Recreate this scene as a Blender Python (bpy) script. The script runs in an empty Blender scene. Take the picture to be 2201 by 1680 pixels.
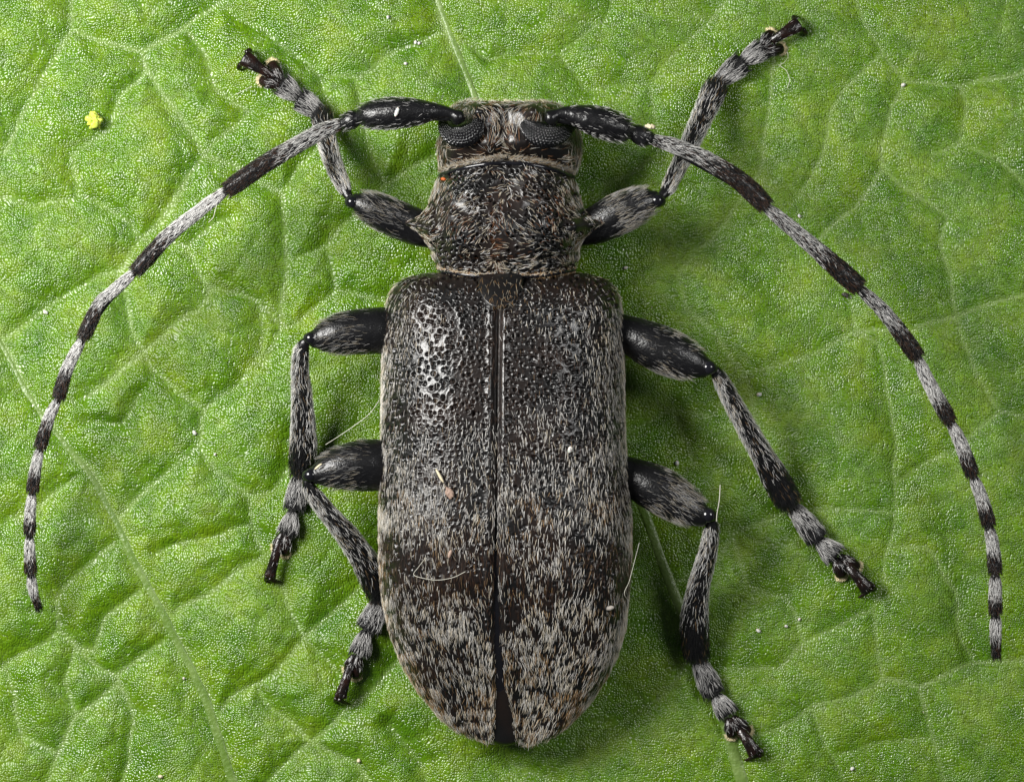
import bpy, math
import numpy as np
from mathutils import Vector
rng = np.random.default_rng(7)
S = bpy.context.scene
COL = S.collection

# ------------------------------------------------------------------ camera, light, exposure
CAMH = 80.0                                   # camera height over the leaf, 1 unit = about 1 mm
cam_d = bpy.data.cameras.new('camera'); cam = bpy.data.objects.new('camera', cam_d); COL.objects.link(cam)
cam.location = (0, 0, CAMH); cam_d.sensor_width = 36; cam_d.lens = 36*CAMH/22.01; cam_d.clip_end = 1000; cam_d.clip_start = 1
S.camera = cam
W = bpy.data.worlds.new('World'); S.world = W; W.use_nodes = True
W.node_tree.nodes['Background'].inputs[0].default_value = (0.9, 0.95, 1.0, 1)
W.node_tree.nodes['Background'].inputs[1].default_value = 0.07
def area(name, loc, target, size, power, col=(1, 1, 1)):
    d = bpy.data.lights.new(name, 'AREA'); d.shape = 'DISK'; d.size = size; d.energy = power; d.color = col
    o = bpy.data.objects.new(name, d); COL.objects.link(o); o.location = loc
    o.rotation_euler = (Vector(target)-Vector(loc)).to_track_quat('-Z', 'Y').to_euler()
area('flash_key', (-31, 13, 33), (0, -1, 0), 23, 45000, (1.0, 0.985, 0.95))
area('flash_fill', (36, 14, 46), (1, 0, 0), 19, 12500, (1.0, 0.995, 0.98))
S.view_settings.view_transform = 'Standard'; S.view_settings.look = 'None'
S.view_settings.exposure = 0.0; S.view_settings.gamma = 1.0
S.render.engine = 'CYCLES'

# ------------------------------------------------------------------ helpers
def P(px, py, z):
    """plan position (hundredths of a unit, y down) at height z -> world"""
    px, py, z = np.broadcast_arrays(np.asarray(px, float), np.asarray(py, float), np.asarray(z, float))
    k = (CAMH-z)/CAMH
    return np.stack([(px-1100.5)/100*k, (840-py)/100*k, z], -1)
def norm(a):
    return a/np.maximum(np.linalg.norm(a, axis=-1, keepdims=True), 1e-9)
def smooth(x, a, b):
    t = np.clip((x-a)/(b-a), 0, 1); return t*t*(3-2*t)
def vnoise(x, y, scale, seed=0):
    r = np.random.default_rng(seed+100); T = r.random((257, 257))
    x = np.asarray(x)/scale+37.3*seed % 91; y = np.asarray(y)/scale+17.1*seed % 83
    xi = np.floor(x).astype(int); yi = np.floor(y).astype(int); fx = x-xi; fy = y-yi
    fx = fx*fx*(3-2*fx); fy = fy*fy*(3-2*fy); m = 256
    a = T[xi % m, yi % m]; b = T[(xi+1) % m, yi % m]; c = T[xi % m, (yi+1) % m]; d = T[(xi+1) % m, (yi+1) % m]
    return (a*(1-fx)+b*fx)*(1-fy)+(c*(1-fx)+d*fx)*fy
def fbm(x, y, scale, seed=0, oct=3):
    s = 0; a = .5; t = 0
    for k in range(oct):
        s = s+a*vnoise(x, y, scale/2**k, seed+k*7); t += a; a *= .5
    return s/t

def mk(name, V, faces, mat, parent=None, col=None, smooth_=True, kind=None, label=None):
    """V (n,3); faces = list of int arrays (m,k)"""
    V = np.asarray(V, float).reshape(-1, 3)
    me = bpy.data.meshes.new(name); me.vertices.add(len(V)); me.vertices.foreach_set('co', V.ravel())
    idx = np.concatenate([f.ravel() for f in faces]).astype(np.int32)
    sizes = np.concatenate([np.full(len(f), f.shape[1]) for f in faces]).astype(np.int32)
    starts = np.concatenate([[0], np.cumsum(sizes)[:-1]]).astype(np.int32)
    me.loops.add(len(idx)); me.loops.foreach_set('vertex_index', idx)
    me.polygons.add(len(sizes)); me.polygons.foreach_set('loop_start', starts)
    try: me.polygons.foreach_set('loop_total', sizes)
    except Exception: pass
    me.polygons.foreach_set('use_smooth', np.full(len(sizes), smooth_))
    me.update(calc_edges=True); me.validate()
    if col is not None:
        c = np.ones((len(V), 4)); c[:, :3] = col
        at = me.color_attributes.new('Col', 'FLOAT_COLOR', 'POINT'); at.data.foreach_set('color', c.ravel())
    me.materials.append(mat)
    o = bpy.data.objects.new(name, me); COL.objects.link(o)
    if parent is not None:
        o.parent = parent
        if parent.type == 'EMPTY': o.location = -Vector(parent.location)
    if kind: o['kind'] = kind
    if label: o['label'] = label
    return o
def tag(o, label, cat, group=None):
    o['label'] = label; o['category'] = cat
    if group: o['group'] = group
    return o
def gridfaces(nu, nv, wrap=False):
    i = np.arange(nu-1)[:, None]; jn = nv if wrap else nv-1; j = np.arange(jn)[None, :]; j2 = (j+1) % nv
    a = i*nv+j; b = i*nv+j2; c = (i+1)*nv+j2; d = (i+1)*nv+j
    return np.stack([a, b, c, d], -1).reshape(-1, 4)
def spline(pts, n):
    """centripetal-free Catmull-Rom through rows of pts, sampled evenly by chord length"""
    p = np.asarray(pts, float)
    if len(p) == 2:
        t = np.linspace(0, 1, n)[:, None]; return p[0]*(1-t)+p[1]*t
    d = np.concatenate([[0], np.cumsum(np.linalg.norm(np.diff(p[:, :2], axis=0), axis=1)+1e-6)])
    q = np.concatenate([[2*p[0]-p[1]], p, [2*p[-1]-p[-2]]])
    s = np.linspace(0, d[-1], n); k = np.clip(np.searchsorted(d, s, side='right')-1, 0, len(p)-2)
    t = ((s-d[k])/(d[k+1]-d[k]))[:, None]
    p0, p1, p2, p3 = q[k], q[k+1], q[k+2], q[k+3]
    m1 = (p2-p0)/2; m2 = (p3-p1)/2
    h = d[k+1]-d[k]
    hm = (d[k+1]-d[np.maximum(k-1, 0)]); hp = (d[np.minimum(k+2, len(p)-1)]-d[k])
    m1 = np.where((k > 0)[:, None], (p2-p0)*(h/np.maximum(hm, 1e-6))[:, None], p2-p1)
    m2 = np.where((k < len(p)-2)[:, None], (p3-p1)*(h/np.maximum(hp, 1e-6))[:, None], p2-p1)
    t2, t3 = t*t, t*t*t
    return (2*t3-3*t2+1)*p1+(t3-2*t2+t)*m1+(-2*t3+3*t2)*p2+(t3-t2)*m2

class Tube:
    """limb piece: control rows (px, py, z, r_px)"""
    def __init__(s, pts, n=26, m=20, flat=1.0, cap=True, rough=0.0, seed=0, ck=.75):
        c = spline(pts, n); s.px, s.py = c[:, 0], c[:, 1]
        k = (CAMH-c[:, 2])/CAMH
        C = P(c[:, 0], c[:, 1], c[:, 2]); R = np.maximum(c[:, 3], 0.5)/100*k
        T = norm(np.gradient(C, axis=0))
        if cap:
            C0, C1 = [], []; R0, R1 = [], []
            for a in (math.radians(88), math.radians(60), math.radians(30)):
                C0.append(C[0]-T[0]*R[0]*min(ck, .6)*math.sin(a)); R0.append(R[0]*math.cos(a))
            for a in (math.radians(30), math.radians(60), math.radians(88)):
                C1.append(C[-1]+T[-1]*R[-1]*ck*math.sin(a)); R1.append(R[-1]*math.cos(a))
            C = np.concatenate([C0, C, C1]); R = np.concatenate([R0, R, R1])
            T = np.concatenate([np.repeat(T[:1], 3, 0), T, np.repeat(T[-1:], 3, 0)])
        side = norm(np.cross(T, np.array([0, 0, 1.0]))); up = np.cross(side, T)
        s.C, s.R, s.T, s.side, s.up, s.flat, s.cap = C, R, T, side, up, flat, cap
        ph = np.linspace(0, 2*np.pi, m, endpoint=False)
        s.V = C[:, None]+R[:, None, None]*(np.cos(ph)[None, :, None]*side[:, None]+flat*np.sin(ph)[None, :, None]*up[:, None])
        if rough:
            i, j = np.meshgrid(np.arange(len(C)), np.arange(m), indexing='ij')
            s.V = s.V+(vnoise(i, j, 1.7, seed)-.5)[..., None]*rough*norm(s.V-C[:, None])
        s.F = gridfaces(len(C), m, True); s.m = m
    def faces(s):
        n = len(s.C); m = s.m
        return [s.F, np.arange(m)[::-1][None], (np.arange(m)+(n-1)*m)[None]]
    def build(s, name, mat, parent, **k): return mk(name, s.V, s.faces(), mat, parent, **k)
    def sample(s, n, rg=None, t0=0.0, t1=1.0, low=-0.45):
        a = 3 if s.cap else 0; N = len(s.C)-2*a
        t = rng.uniform(t0, t1, n); f = a+t*(N-1.001); i = f.astype(int); w = (f-i)[:, None]
        C = s.C[i]*(1-w)+s.C[i+1]*w; T = s.T[i]; R = (s.R[i]*(1-w[:, 0])+s.R[i+1]*w[:, 0])[:, None]
        ph = rng.uniform(low, np.pi-low, n)[:, None]
        n1 = np.cos(ph)*s.side[i]+np.sin(ph)*s.up[i]
        pos = C+R*(np.cos(ph)*s.side[i]+s.flat*np.sin(ph)*s.up[i])
        return pos, norm(n1), T, t, ph[:, 0]
def merge(tubes):
    V, F, off = [], [], 0
    for t in tubes:
        v = t.V.reshape(-1, 3); V.append(v); F += [f+off for f in t.faces()]; off += len(v)
    return np.concatenate(V), F

def hair_faces(n, off):
    o = (np.arange(n)*10)[:, None, None]+off
    q = np.array([[0, 1, 4, 3], [1, 2, 5, 4], [2, 0, 3, 5], [3, 4, 7, 6], [4, 5, 8, 7], [5, 3, 6, 8]])[None]+o
    t = np.array([[6, 7, 9], [7, 8, 9], [8, 6, 9]])[None]+o
    return q.reshape(-1, 4), t.reshape(-1, 3)
class Hairs:
    """collects hairs, each a bent three-sided tapering bristle"""
    def __init__(s): s.a = []
    def add(s, pos, nrm, dirn, length, width, col, lift=0.35, jit=0.25, bend=0.35):
        n = len(pos)
        if n == 0: return
        length = np.broadcast_to(length, n); width = np.broadcast_to(width, n); lift = np.broadcast_to(lift, n)
        col = np.broadcast_to(col, (n, 3))
        d = dirn-nrm*np.sum(dirn*nrm, -1, keepdims=True); d = norm(d+jit*rng.normal(size=(n, 3)))
        d = norm(d-nrm*np.sum(d*nrm, -1, keepdims=True)); sd = np.cross(d, nrm)
        L = (length*rng.uniform(.65, 1.2, n))[:, None]; w = (width*rng.uniform(.75, 1.2, n))[:, None]
        lf = (lift*rng.uniform(.5, 1.4, n))[:, None]
        cv = rng.normal(0, .08, n)[:, None]
        at_ = lambda t: pos-nrm*.008+d*L*t+nrm*L*lf*1.6*(t-(.3+bend)*t*t)+sd*L*cv*2.2*t*t
        ring = lambda c, r: [c+sd*r, c-sd*r*.9, c+nrm*r*.9]
        v = np.stack(ring(at_(0.), w*.5)+ring(at_(.38), w*.48)+ring(at_(.74), w*.32)+[at_(1.)], 1)
        s.a.append((v, col*rng.uniform(.7, 1.15, n)[:, None]))
    def build(s, name, mat, parent):
        if not s.a: return None
        v = np.concatenate([a[0] for a in s.a]); c = np.concatenate([a[1] for a in s.a])
        q, t = hair_faces(len(v), 0)
        return mk(name, v, [q, t], mat, parent, col=np.repeat(c, 10, 0), kind='stuff')

# ------------------------------------------------------------------ materials
def newmat(name):
    m = bpy.data.materials.new(name); m.use_nodes = True; nt = m.node_tree
    return m, nt, nt.nodes['Principled BSDF']
def nd(nt, t, **k):
    n = nt.nodes.new(t)
    for a, b in k.items(): setattr(n, a, b)
    return n
def cuticle(name, base, rough=.3, bump=.3, scale=14, spec=.5, alt=None, altscale=1.2):
    m, nt, b = newmat(name); tc = nd(nt, 'ShaderNodeTexCoord')
    b.inputs['Roughness'].default_value = rough; b.inputs['Specular IOR Level'].default_value = spec
    no = nd(nt, 'ShaderNodeTexNoise'); no.inputs['Scale'].default_value = scale; no.inputs['Detail'].default_value = 3
    nt.links.new(tc.outputs['Object'], no.inputs['Vector'])
    bp = nd(nt, 'ShaderNodeBump'); bp.inputs['Strength'].default_value = bump; bp.inputs['Distance'].default_value = .05
    nt.links.new(no.outputs['Fac'], bp.inputs['Height']); nt.links.new(bp.outputs['Normal'], b.inputs['Normal'])
    n2 = nd(nt, 'ShaderNodeTexNoise'); n2.inputs['Scale'].default_value = altscale; n2.inputs['Detail'].default_value = 4
    nt.links.new(tc.outputs['Object'], n2.inputs['Vector'])
    cr = nd(nt, 'ShaderNodeValToRGB'); cr.color_ramp.elements[0].position = .42; cr.color_ramp.elements[1].position = .68
    cr.color_ramp.elements[0].color = (*base, 1); cr.color_ramp.elements[1].color = (*(alt or tuple(x*1.7 for x in base)), 1)
    nt.links.new(n2.outputs['Fac'], cr.inputs['Fac']); nt.links.new(cr.outputs['Color'], b.inputs['Base Color'])
    return m
M_limb = cuticle('black_limb_cuticle', (.004, .004, .0046), .28, .22, 22, .5)
M_body = cuticle('black_brown_cuticle', (.005, .0048, .005), .31, .14, 18, .58, (.014, .0085, .0065), 1.1)
M_shine = cuticle('polished_black_cuticle', (.006, .006, .008), .14, .05, 10)
M_brown = cuticle('dark_red_brown_cuticle', (.005, .0035, .003), .26, .25, 14, .45, (.016, .006, .004), 4)
M_eye, nt, b = newmat('faceted_eye'); b.inputs['Base Color'].default_value = (.003, .003, .004, 1); b.inputs['Roughness'].default_value = .14; b.inputs['Specular IOR Level'].default_value = .5
M_hair, nt, b = newmat('hair'); a = nd(nt, 'ShaderNodeAttribute', attribute_name='Col')
nt.links.new(a.outputs['Color'], b.inputs['Base Color']); b.inputs['Roughness'].default_value = .42; b.inputs['Specular IOR Level'].default_value = .45
M_pad, nt, b = newmat('cream_pad'); a = nd(nt, 'ShaderNodeAttribute', attribute_name='Col')
nt.links.new(a.outputs['Color'], b.inputs['Base Color']); b.inputs['Roughness'].default_value = .6
def plain(name, c, rough=.5, sss=0, trans=0):
    m, nt, b = newmat(name); tc = nd(nt, 'ShaderNodeTexCoord'); no = nd(nt, 'ShaderNodeTexNoise'); no.inputs['Scale'].default_value = 12
    nt.links.new(tc.outputs['Object'], no.inputs['Vector'])
    mx = nd(nt, 'ShaderNodeMix', data_type='RGBA'); mx.inputs['A'].default_value = (*[x*.75 for x in c], 1); mx.inputs['B'].default_value = (*[min(1, x*1.12) for x in c], 1)
    nt.links.new(no.outputs['Fac'], mx.inputs['Factor']); nt.links.new(mx.outputs['Result'], b.inputs['Base Color'])
    b.inputs['Roughness'].default_value = rough; b.inputs['Subsurface Weight'].default_value = sss; b.inputs['Subsurface Scale'].default_value = .05
    return m

# leaf
M_leaf, nt, b = newmat('leaf_surface'); tc = nd(nt, 'ShaderNodeTexCoord'); L = nt.links.new
at = nd(nt, 'ShaderNodeAttribute', attribute_name='Col')
n1 = nd(nt, 'ShaderNodeTexNoise'); n1.inputs['Scale'].default_value = 1.1; n1.inputs['Detail'].default_value = 6; n1.inputs['Roughness'].default_value = .62
L(tc.outputs['Object'], n1.inputs['Vector'])
cr = nd(nt, 'ShaderNodeValToRGB'); e = cr.color_ramp.elements
e[0].position = .3; e[0].color = (.046, .128, .003, 1); e[1].position = .7; e[1].color = (.128, .212, .003, 1)
e2 = e.new(.5); e2.color = (.082, .174, .003, 1)
L(n1.outputs['Fac'], cr.inputs['Fac'])
wv = nd(nt, 'ShaderNodeTexNoise'); wv.inputs['Scale'].default_value = 1.6; wv.inputs['Detail'].default_value = 2
L(tc.outputs['Object'], wv.inputs['Vector'])
vm = nd(nt, 'ShaderNodeVectorMath', operation='MULTIPLY_ADD'); vm.inputs[1].default_value = (.35, .35, .35)
L(wv.outputs['Color'], vm.inputs[0]); L(tc.outputs['Object'], vm.inputs[2])
vo = nd(nt, 'ShaderNodeTexVoronoi'); vo.voronoi_dimensions = '2D'; vo.inputs['Scale'].default_value = 20.5; vo.inputs['Randomness'].default_value = .75
L(vm.outputs['Vector'], vo.inputs['Vector'])
# cells: little speckle of lighter and darker green
vo2 = nd(nt, 'ShaderNodeTexVoronoi'); vo2.inputs['Scale'].default_value = 9; L(vm.outputs['Vector'], vo2.inputs['Vector'])
hsv = nd(nt, 'ShaderNodeHueSaturation'); L(cr.outputs['Color'], hsv.inputs['Color'])
mr = nd(nt, 'ShaderNodeMapRange'); mr.inputs['To Min'].default_value = .8; mr.inputs['To Max'].default_value = 1.2
sx = nd(nt, 'ShaderNodeSeparateColor'); L(vo2.outputs['Color'], sx.inputs['Color']); L(sx.outputs['Red'], mr.inputs['Value']); L(mr.outputs['Result'], hsv.inputs['Value'])
mx = nd(nt, 'ShaderNodeMix', data_type='RGBA'); mx.inputs['B'].default_value = (.22, .31, .10, 1)
sa = nd(nt, 'ShaderNodeSeparateColor'); L(at.outputs['Color'], sa.inputs['Color']); L(sa.outputs['Red'], mx.inputs['Factor'])
L(hsv.outputs['Color'], mx.inputs['A']); L(mx.outputs['Result'], b.inputs['Base Color'])
bp = nd(nt, 'ShaderNodeBump'); bp.inputs['Strength'].default_value = 1.0; bp.inputs['Distance'].default_value = .024; bp.invert = True
sq = nd(nt, 'ShaderNodeMath', operation='POWER'); sq.inputs[1].default_value = 2.0; L(vo.outputs['Distance'], sq.inputs[0]); L(sq.outputs[0], bp.inputs['Height'])
n3 = nd(nt, 'ShaderNodeTexNoise'); n3.inputs['Scale'].default_value = 7; n3.inputs['Detail'].default_value = 3; L(tc.outputs['Object'], n3.inputs['Vector'])
bp2 = nd(nt, 'ShaderNodeBump'); bp2.inputs['Strength'].default_value = .12; bp2.inputs['Distance'].default_value = .05
L(n3.outputs['Fac'], bp2.inputs['Height']); L(bp2.outputs['Normal'], bp.inputs['Normal']); L(bp.outputs['Normal'], b.inputs['Normal'])
b.inputs['Roughness'].default_value = .23; b.inputs['Specular IOR Level'].default_value = .58
gn = nd(nt, 'ShaderNodeTexNoise'); gn.inputs['Scale'].default_value = .55; gn.inputs['Detail'].default_value = 4; L(tc.outputs['Object'], gn.inputs['Vector'])
gr = nd(nt, 'ShaderNodeMapRange'); gr.inputs['From Min'].default_value = .35; gr.inputs['From Max'].default_value = .65; gr.inputs['To Min'].default_value = .17; gr.inputs['To Max'].default_value = .38
L(gn.outputs['Fac'], gr.inputs['Value']); L(gr.outputs['Result'], b.inputs['Roughness'])
M_vein = cuticle('pale_leaf_vein', (.095, .17, .022), .36, .5, 12, .6, (.16, .24, .06), 2.0)

# ------------------------------------------------------------------ leaf
VE = [  # (weight, points) plan coordinates; weight = how deep / pale the vein is
 (1.3, [(-60,640),(0,738),(85,890),(185,1010),(245,1115),(290,1210),(345,1310),(390,1400),(440,1500),(470,1590),(500,1680),(540,1780)]),
 (1.3, [(890,-120),(940,0),(1010,180),(1100,420),(1230,740),(1370,1060),(1435,1240),(1500,1400),(1560,1555),(1600,1690),(1640,1800)]),
 (1,[(150,-60),(152,57),(108,130),(54,230),(0,325)]), (1,[(152,57),(244,92),(306,108),(311,152),(338,190),(379,244),(439,330),(514,363),(610,410),(615,560),(600,700),(555,780)]),
 (1,[(306,108),(393,54),(466,5),(520,-50)]), (.8,[(311,152),(257,203),(230,276),(150,330),(162,417)]),
 (.9,[(439,330),(541,235),(466,190),(439,125),(406,62)]), (.9,[(439,330),(401,379),(363,433),(300,512)]),
 (.8,[(0,420),(60,440),(162,417),(271,466),(300,512),(249,579),(152,623),(76,674),(0,728)]),
 (.9,[(300,512),(344,471),(392,403)]), (.9,[(401,533),(449,620),(417,666),(311,744),(249,804),(180,850)]), (.8,[(300,512),(401,533),(480,470)]),
 (.8,[(449,620),(563,642),(600,700)]), (.8,[(249,579),(271,660),(303,761),(325,796),(438,882)]), (.8,[(563,642),(557,755),(514,823),(438,882)]),
 (1,[(438,882),(422,950),(352,1018),(271,1096),(244,1118)]), (1,[(422,950),(457,1007),(530,1069),(536,1129),(568,1190),(460,1264),(372,1325)]),
 (.6,[(300,850),(257,912),(190,905)]), (.8,[(160,1023),(108,1072),(81,1096),(20,1110)]), (.9,[(244,1169),(176,1223),(116,1288),(119,1356)]),
 (.7,[(536,1129),(411,1167),(330,1190)]), (.8,[(530,1069),(585,1060),(650,960)]), (.8,[(568,1190),(591,1244),(652,1367),(614,1425),(487,1509),(455,1545)]),
 (.9,[(349,1379),(249,1452),(246,1474),(276,1532),(280,1632),(260,1690)]), (.9,[(119,1356),(161,1394),(246,1455)]), (.9,[(119,1356),(60,1400),(0,1444),(-40,1470)]),
 (.8,[(295,1267),(226,1332),(200,1398),(161,1394)]), (.9,[(161,1394),(130,1471),(161,1547),(246,1474)]), (.9,[(161,1547),(115,1628),(90,1690)]),
 (.8,[(10,1447),(31,1532),(46,1582),(115,1622)]), (.9,[(652,1367),(729,1302),(771,1263),(830,1200)]), (.6,[(652,1367),(729,1455)]),
 (.8,[(556,1480),(579,1524),(667,1593),(598,1662),(560,1700)]), (.9,[(667,1593),(760,1517),(844,1440),(900,1380)]), (.7,[(667,1593),(760,1640),(800,1700)]),
 (.6,[(466,5),(600,90),(690,160),(760,170),(850,110),(960,60)]), (.6,[(690,160),(720,260),(615,400)]), (.6,[(760,170),(800,320),(830,400),(700,520),(615,560)]),
 (.6,[(830,400),(930,330)]), (.6,[(700,520),(720,620),(640,690),(600,700)]), (.6,[(720,620),(830,640)]), (.5,[(960,60),(1050,120),(1200,110),(1300,40),(1340,-50)]),
 (.5,[(1200,110),(1260,190),(1400,180),(1480,80),(1560,10)]), (.5,[(1400,180),(1420,330),(1300,400)]),
 (.6,[(1844,-60),(1844,0),(1873,51),(1903,114),(1944,168),(1928,217),(1898,306),(1898,363),(1865,406),(1841,444),(1760,520)]),
 (.6,[(1903,114),(1860,152),(1817,192),(1790,238),(1781,282),(1768,338),(1720,420)]), (.6,[(1944,168),(2066,176),(2185,157),(2260,130)]),
 (.6,[(2066,176),(2079,217),(2074,298),(2010,330)]), (.6,[(1700,40),(1662,152),(1661,217),(1649,303),(1627,379),(1560,480),(1460,580),(1470,660),(1540,720),(1600,800)]),
 (.6,[(1898,363),(1980,420),(2038,463),(2022,512),(2044,606),(2066,677),(2090,782),(2150,880)]), (.7,[(2260,615),(2201,634),(2066,677),(1960,709),(1846,715),(1779,742),(1719,769)]),
 (.6,[(1760,520),(1827,647),(1846,715),(1892,739),(1911,823),(1922,939),(1927,1034),(1927,1102),(1914,1183),(1903,1225),(1879,1311),(1897,1459),(1835,1503),(1743,1523),(1669,1567),(1580,1600)]),
 (.7,[(1897,1459),(1979,1479),(2098,1426),(2201,1420),(2260,1400)]), (.6,[(1979,1479),(2003,1588),(2026,1668),(2040,1720)]), (.6,[(2098,1426),(2059,1329),(2059,1270),(1990,1180),(1914,1183)]),
 (.6,[(2074,298),(2140,330),(2201,390)]), (.6,[(2150,880),(2060,960),(1927,1034)]), (.6,[(2150,880),(2230,900)]), (.6,[(1600,800),(1720,769)]), (.6,[(1600,800),(1640,960),(1700,1040)]),
 (.5,[(1360,930),(1450,880),(1530,900),(1600,800)]), (.5,[(1450,880),(1500,1000)]), (.6,[(1440,1250),(1540,1210),(1580,1150),(1700,1100),(1800,1090),(1927,1102)]),
 (.6,[(1580,1150),(1600,1250),(1690,1290),(1730,1380),(1670,1440),(1560,1440)]), (.5,[(1730,1380),(1879,1311)]), (.5,[(1340,1560),(1420,1500),(1500,1400)]),
 (.5,[(1743,1523),(1790,1620),(1830,1700)]), (.5,[(1790,1620),(1900,1600),(2003,1588)]), (.6,[(1100,1640),(1200,1680)]), (.6,[(840,1560),(900,1640),(920,1720)]),
]
gx = np.concatenate([np.linspace(-2600, -180, 26)[:-1], np.linspace(-180, 2380, 640), np.linspace(2380, 4800, 26)[1:]])
gy = np.concatenate([np.linspace(-2200, -180, 22)[:-1], np.linspace(-180, 1860, 510), np.linspace(1860, 3900, 22)[1:]])
GX, GY = np.meshgrid(gx, gy, indexing='ij')
def leaf_fields(X, Y):
    wx = X+14*(vnoise(X, Y, 60, 41)-.5); wy = Y+14*(vnoise(X, Y, 60, 42)-.5)
    D = np.full(X.shape, 1e9); PV = np.zeros(X.shape)
    for wt, pl in VE:
        for (x0, y0), (x1, y1) in zip(pl[:-1], pl[1:]):
            dx, dy = x1-x0, y1-y0; t = np.clip(((wx-x0)*dx+(wy-y0)*dy)/(dx*dx+dy*dy), 0, 1)
            d = np.hypot(wx-x0-t*dx, wy-y0-t*dy); D = np.minimum(D, d/wt**.3+12*(1-min(wt, 1)))
            PV = np.maximum(PV, wt*np.exp(-(d/(2.5+3*wt))**2))
    # minor veinlets: borders of jittered cells
    c = 78; ix = np.floor(wx/c).astype(int); iy = np.floor(wy/c).astype(int); r = np.random.default_rng(5); J = r.random((512, 512, 2))
    f1 = np.full(X.shape, 1e9); f2 = np.full(X.shape, 1e9)
    for a in (-1, 0, 1):
        for bb in (-1, 0, 1):
            j = J[(ix+a) % 512, (iy+bb) % 512]
            d = np.hypot((ix+a+j[..., 0])*c-wx, (iy+bb+j[..., 1])*c-wy)
            f2 = np.where(d < f1, f1, np.minimum(f2, d)); f1 = np.minimum(f1, d)
    E = f2-f1
    left = 1-smooth(X, 850, 1500)
    amp = .085+.125*left
    h = amp*(1-np.exp(-(D/50)**1.4))+(.014+.012*left)*(1-np.exp(-(E/22)**2))*smooth(D, 5, 30)
    h += .30*(fbm(X, Y, 420, 3, 2)-.5)+.045*(fbm(X, Y, 110, 9, 2)-.5)
    h -= .00000035*((X-1100)**2+(Y-840)**2)*.45
    return h-.25, np.clip(PV*(.38+.5*fbm(X, Y, 130, 77, 2)-.15+.22*smooth(X, 1300, 1700))+.08*np.exp(-(E/5)**2), 0, 1)
LZ, LV = leaf_fields(GX, GY)
def leafz(px, py):
    i = np.clip(np.searchsorted(gx, px)-1, 0, len(gx)-2); j = np.clip(np.searchsorted(gy, py)-1, 0, len(gy)-2)
    return float(LZ[i, j])
c3 = np.zeros(GX.shape+(3,)); c3[..., 0] = LV
leafV = P(GX, GY, 0); leafV[..., 2] = LZ
leaf = mk('leaf', leafV, [gridfaces(len(gx), len(gy))[:, ::-1]], M_leaf, None, col=c3.reshape(-1, 3), kind='structure')
leaf['label'] = 'large fresh green leaf with quilted blisters between pale veins, under the beetle'
for pl, r0, r1 in ((VE[0][1], 5, 12), (VE[1][1], 5, 15)):
    q = spline([(x, y, 0, 0) for x, y in pl], 160)
    k = np.linspace(0, 1, 160); rr = r0+(r1-r0)*k+2*(vnoise(k*40, k*0, 1, 3)-.5)
    z = np.array([leafz(x, y) for x, y in q[:, :2]]); z = np.convolve(np.pad(z, 4, mode='edge'), np.ones(9)/9, 'valid')
    Tube([(x, y, zz-.005, r) for (x, y), zz, r in zip(q[:, :2]+3*np.stack([vnoise(k*30, k*0, 1, 8)-.5]*2, 1), z, rr)], n=220, m=18, flat=.32).build('vein', M_vein, leaf, label='thick pale side vein of the leaf')

# ------------------------------------------------------------------ beetle
beetle = bpy.data.objects.new('longhorn_beetle', None); COL.objects.link(beetle); beetle.location = (-.2, -1.5, 0); beetle.empty_display_size = .5
tag(beetle, 'grey and black mottled hairy longhorn beetle with banded antennae on the green leaf', 'beetle')
WHITE = np.array((.76, .75, .73)); CREAM = np.array((.64, .56, .43)); TAN = np.array((.36, .22, .10)); BROWN = np.array((.075, .032, .014))
BLACK = np.array((.010, .010, .011)); GREY = np.array((.46, .45, .44))

def gradn(V):
    a = np.gradient(V, axis=0); b_ = np.gradient(V, axis=1); n = norm(np.cross(a, b_)); n[n[..., 2].mean(-1) < -9] *= -1
    return n
def pits(V, PX, PY, pts, rad, depth, N):
    """sink small round punctures into a structured surface; pts rows (px, py)"""
    D = np.zeros(V.shape[:2])
    for (x, y), r, dp in zip(pts, rad, depth):
        i0 = np.searchsorted(PYrow, y-3*r); i1 = np.searchsorted(PYrow, y+3*r)
        sl = slice(max(i0-2, 0), i1+2)
        d2 = ((PX[sl]-x)**2+(PY[sl]-y)**2)/(r*r)
        D[sl] += dp*(-np.exp(-d2**1.6)+.22*np.exp(-((np.sqrt(d2)-1.55)/.35)**2))
    return V+N*D[..., None]
def gsample(V, PX, PY, N, n, keep=None):
    a = V[:-1, :-1]; ar = np.linalg.norm(np.cross(V[1:, :-1]-a, V[:-1, 1:]-a), axis=-1).ravel()
    f = rng.choice(len(ar), n, p=ar/ar.sum()); i, j = np.divmod(f, V.shape[1]-1); u, v = rng.random(n), rng.random(n)
    L_ = lambda A: ((A[i, j].T*(1-u)+A[i+1, j].T*u)*(1-v)+(A[i, j+1].T*(1-u)+A[i+1, j+1].T*u)*v).T
    return L_(V), norm(L_(N)), L_(PX), L_(PY)
def jgrid(x0, x1, y0, y1, sp, jit=.38, seed=0):
    r = np.random.default_rng(seed); xs = np.arange(x0, x1, sp); ys = np.arange(y0, y1, sp*.87)
    X, Y = np.meshgrid(xs, ys); X = X+(np.arange(len(ys)) % 2)[:, None]*sp/2
    return np.stack([(X+r.uniform(-jit, jit, X.shape)*sp).ravel(), (Y+r.uniform(-jit, jit, X.shape)*sp).ravel()], 1)

# --- abdomen and breast below the wing cases
Tube([(1085,330,1.3,60),(1085,400,1.3,110),(1082,500,1.25,140),(1080,575,1.25,120),(1080,640,1.3,190),(1082,800,1.35,225),(1084,1100,1.35,232),(1084,1300,1.25,215),(1086,1420,1.15,170),(1087,1520,1.0,95),(1088,1568,.95,45)], n=70, m=40, flat=.42).build('abdomen', M_body, beetle)
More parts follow.
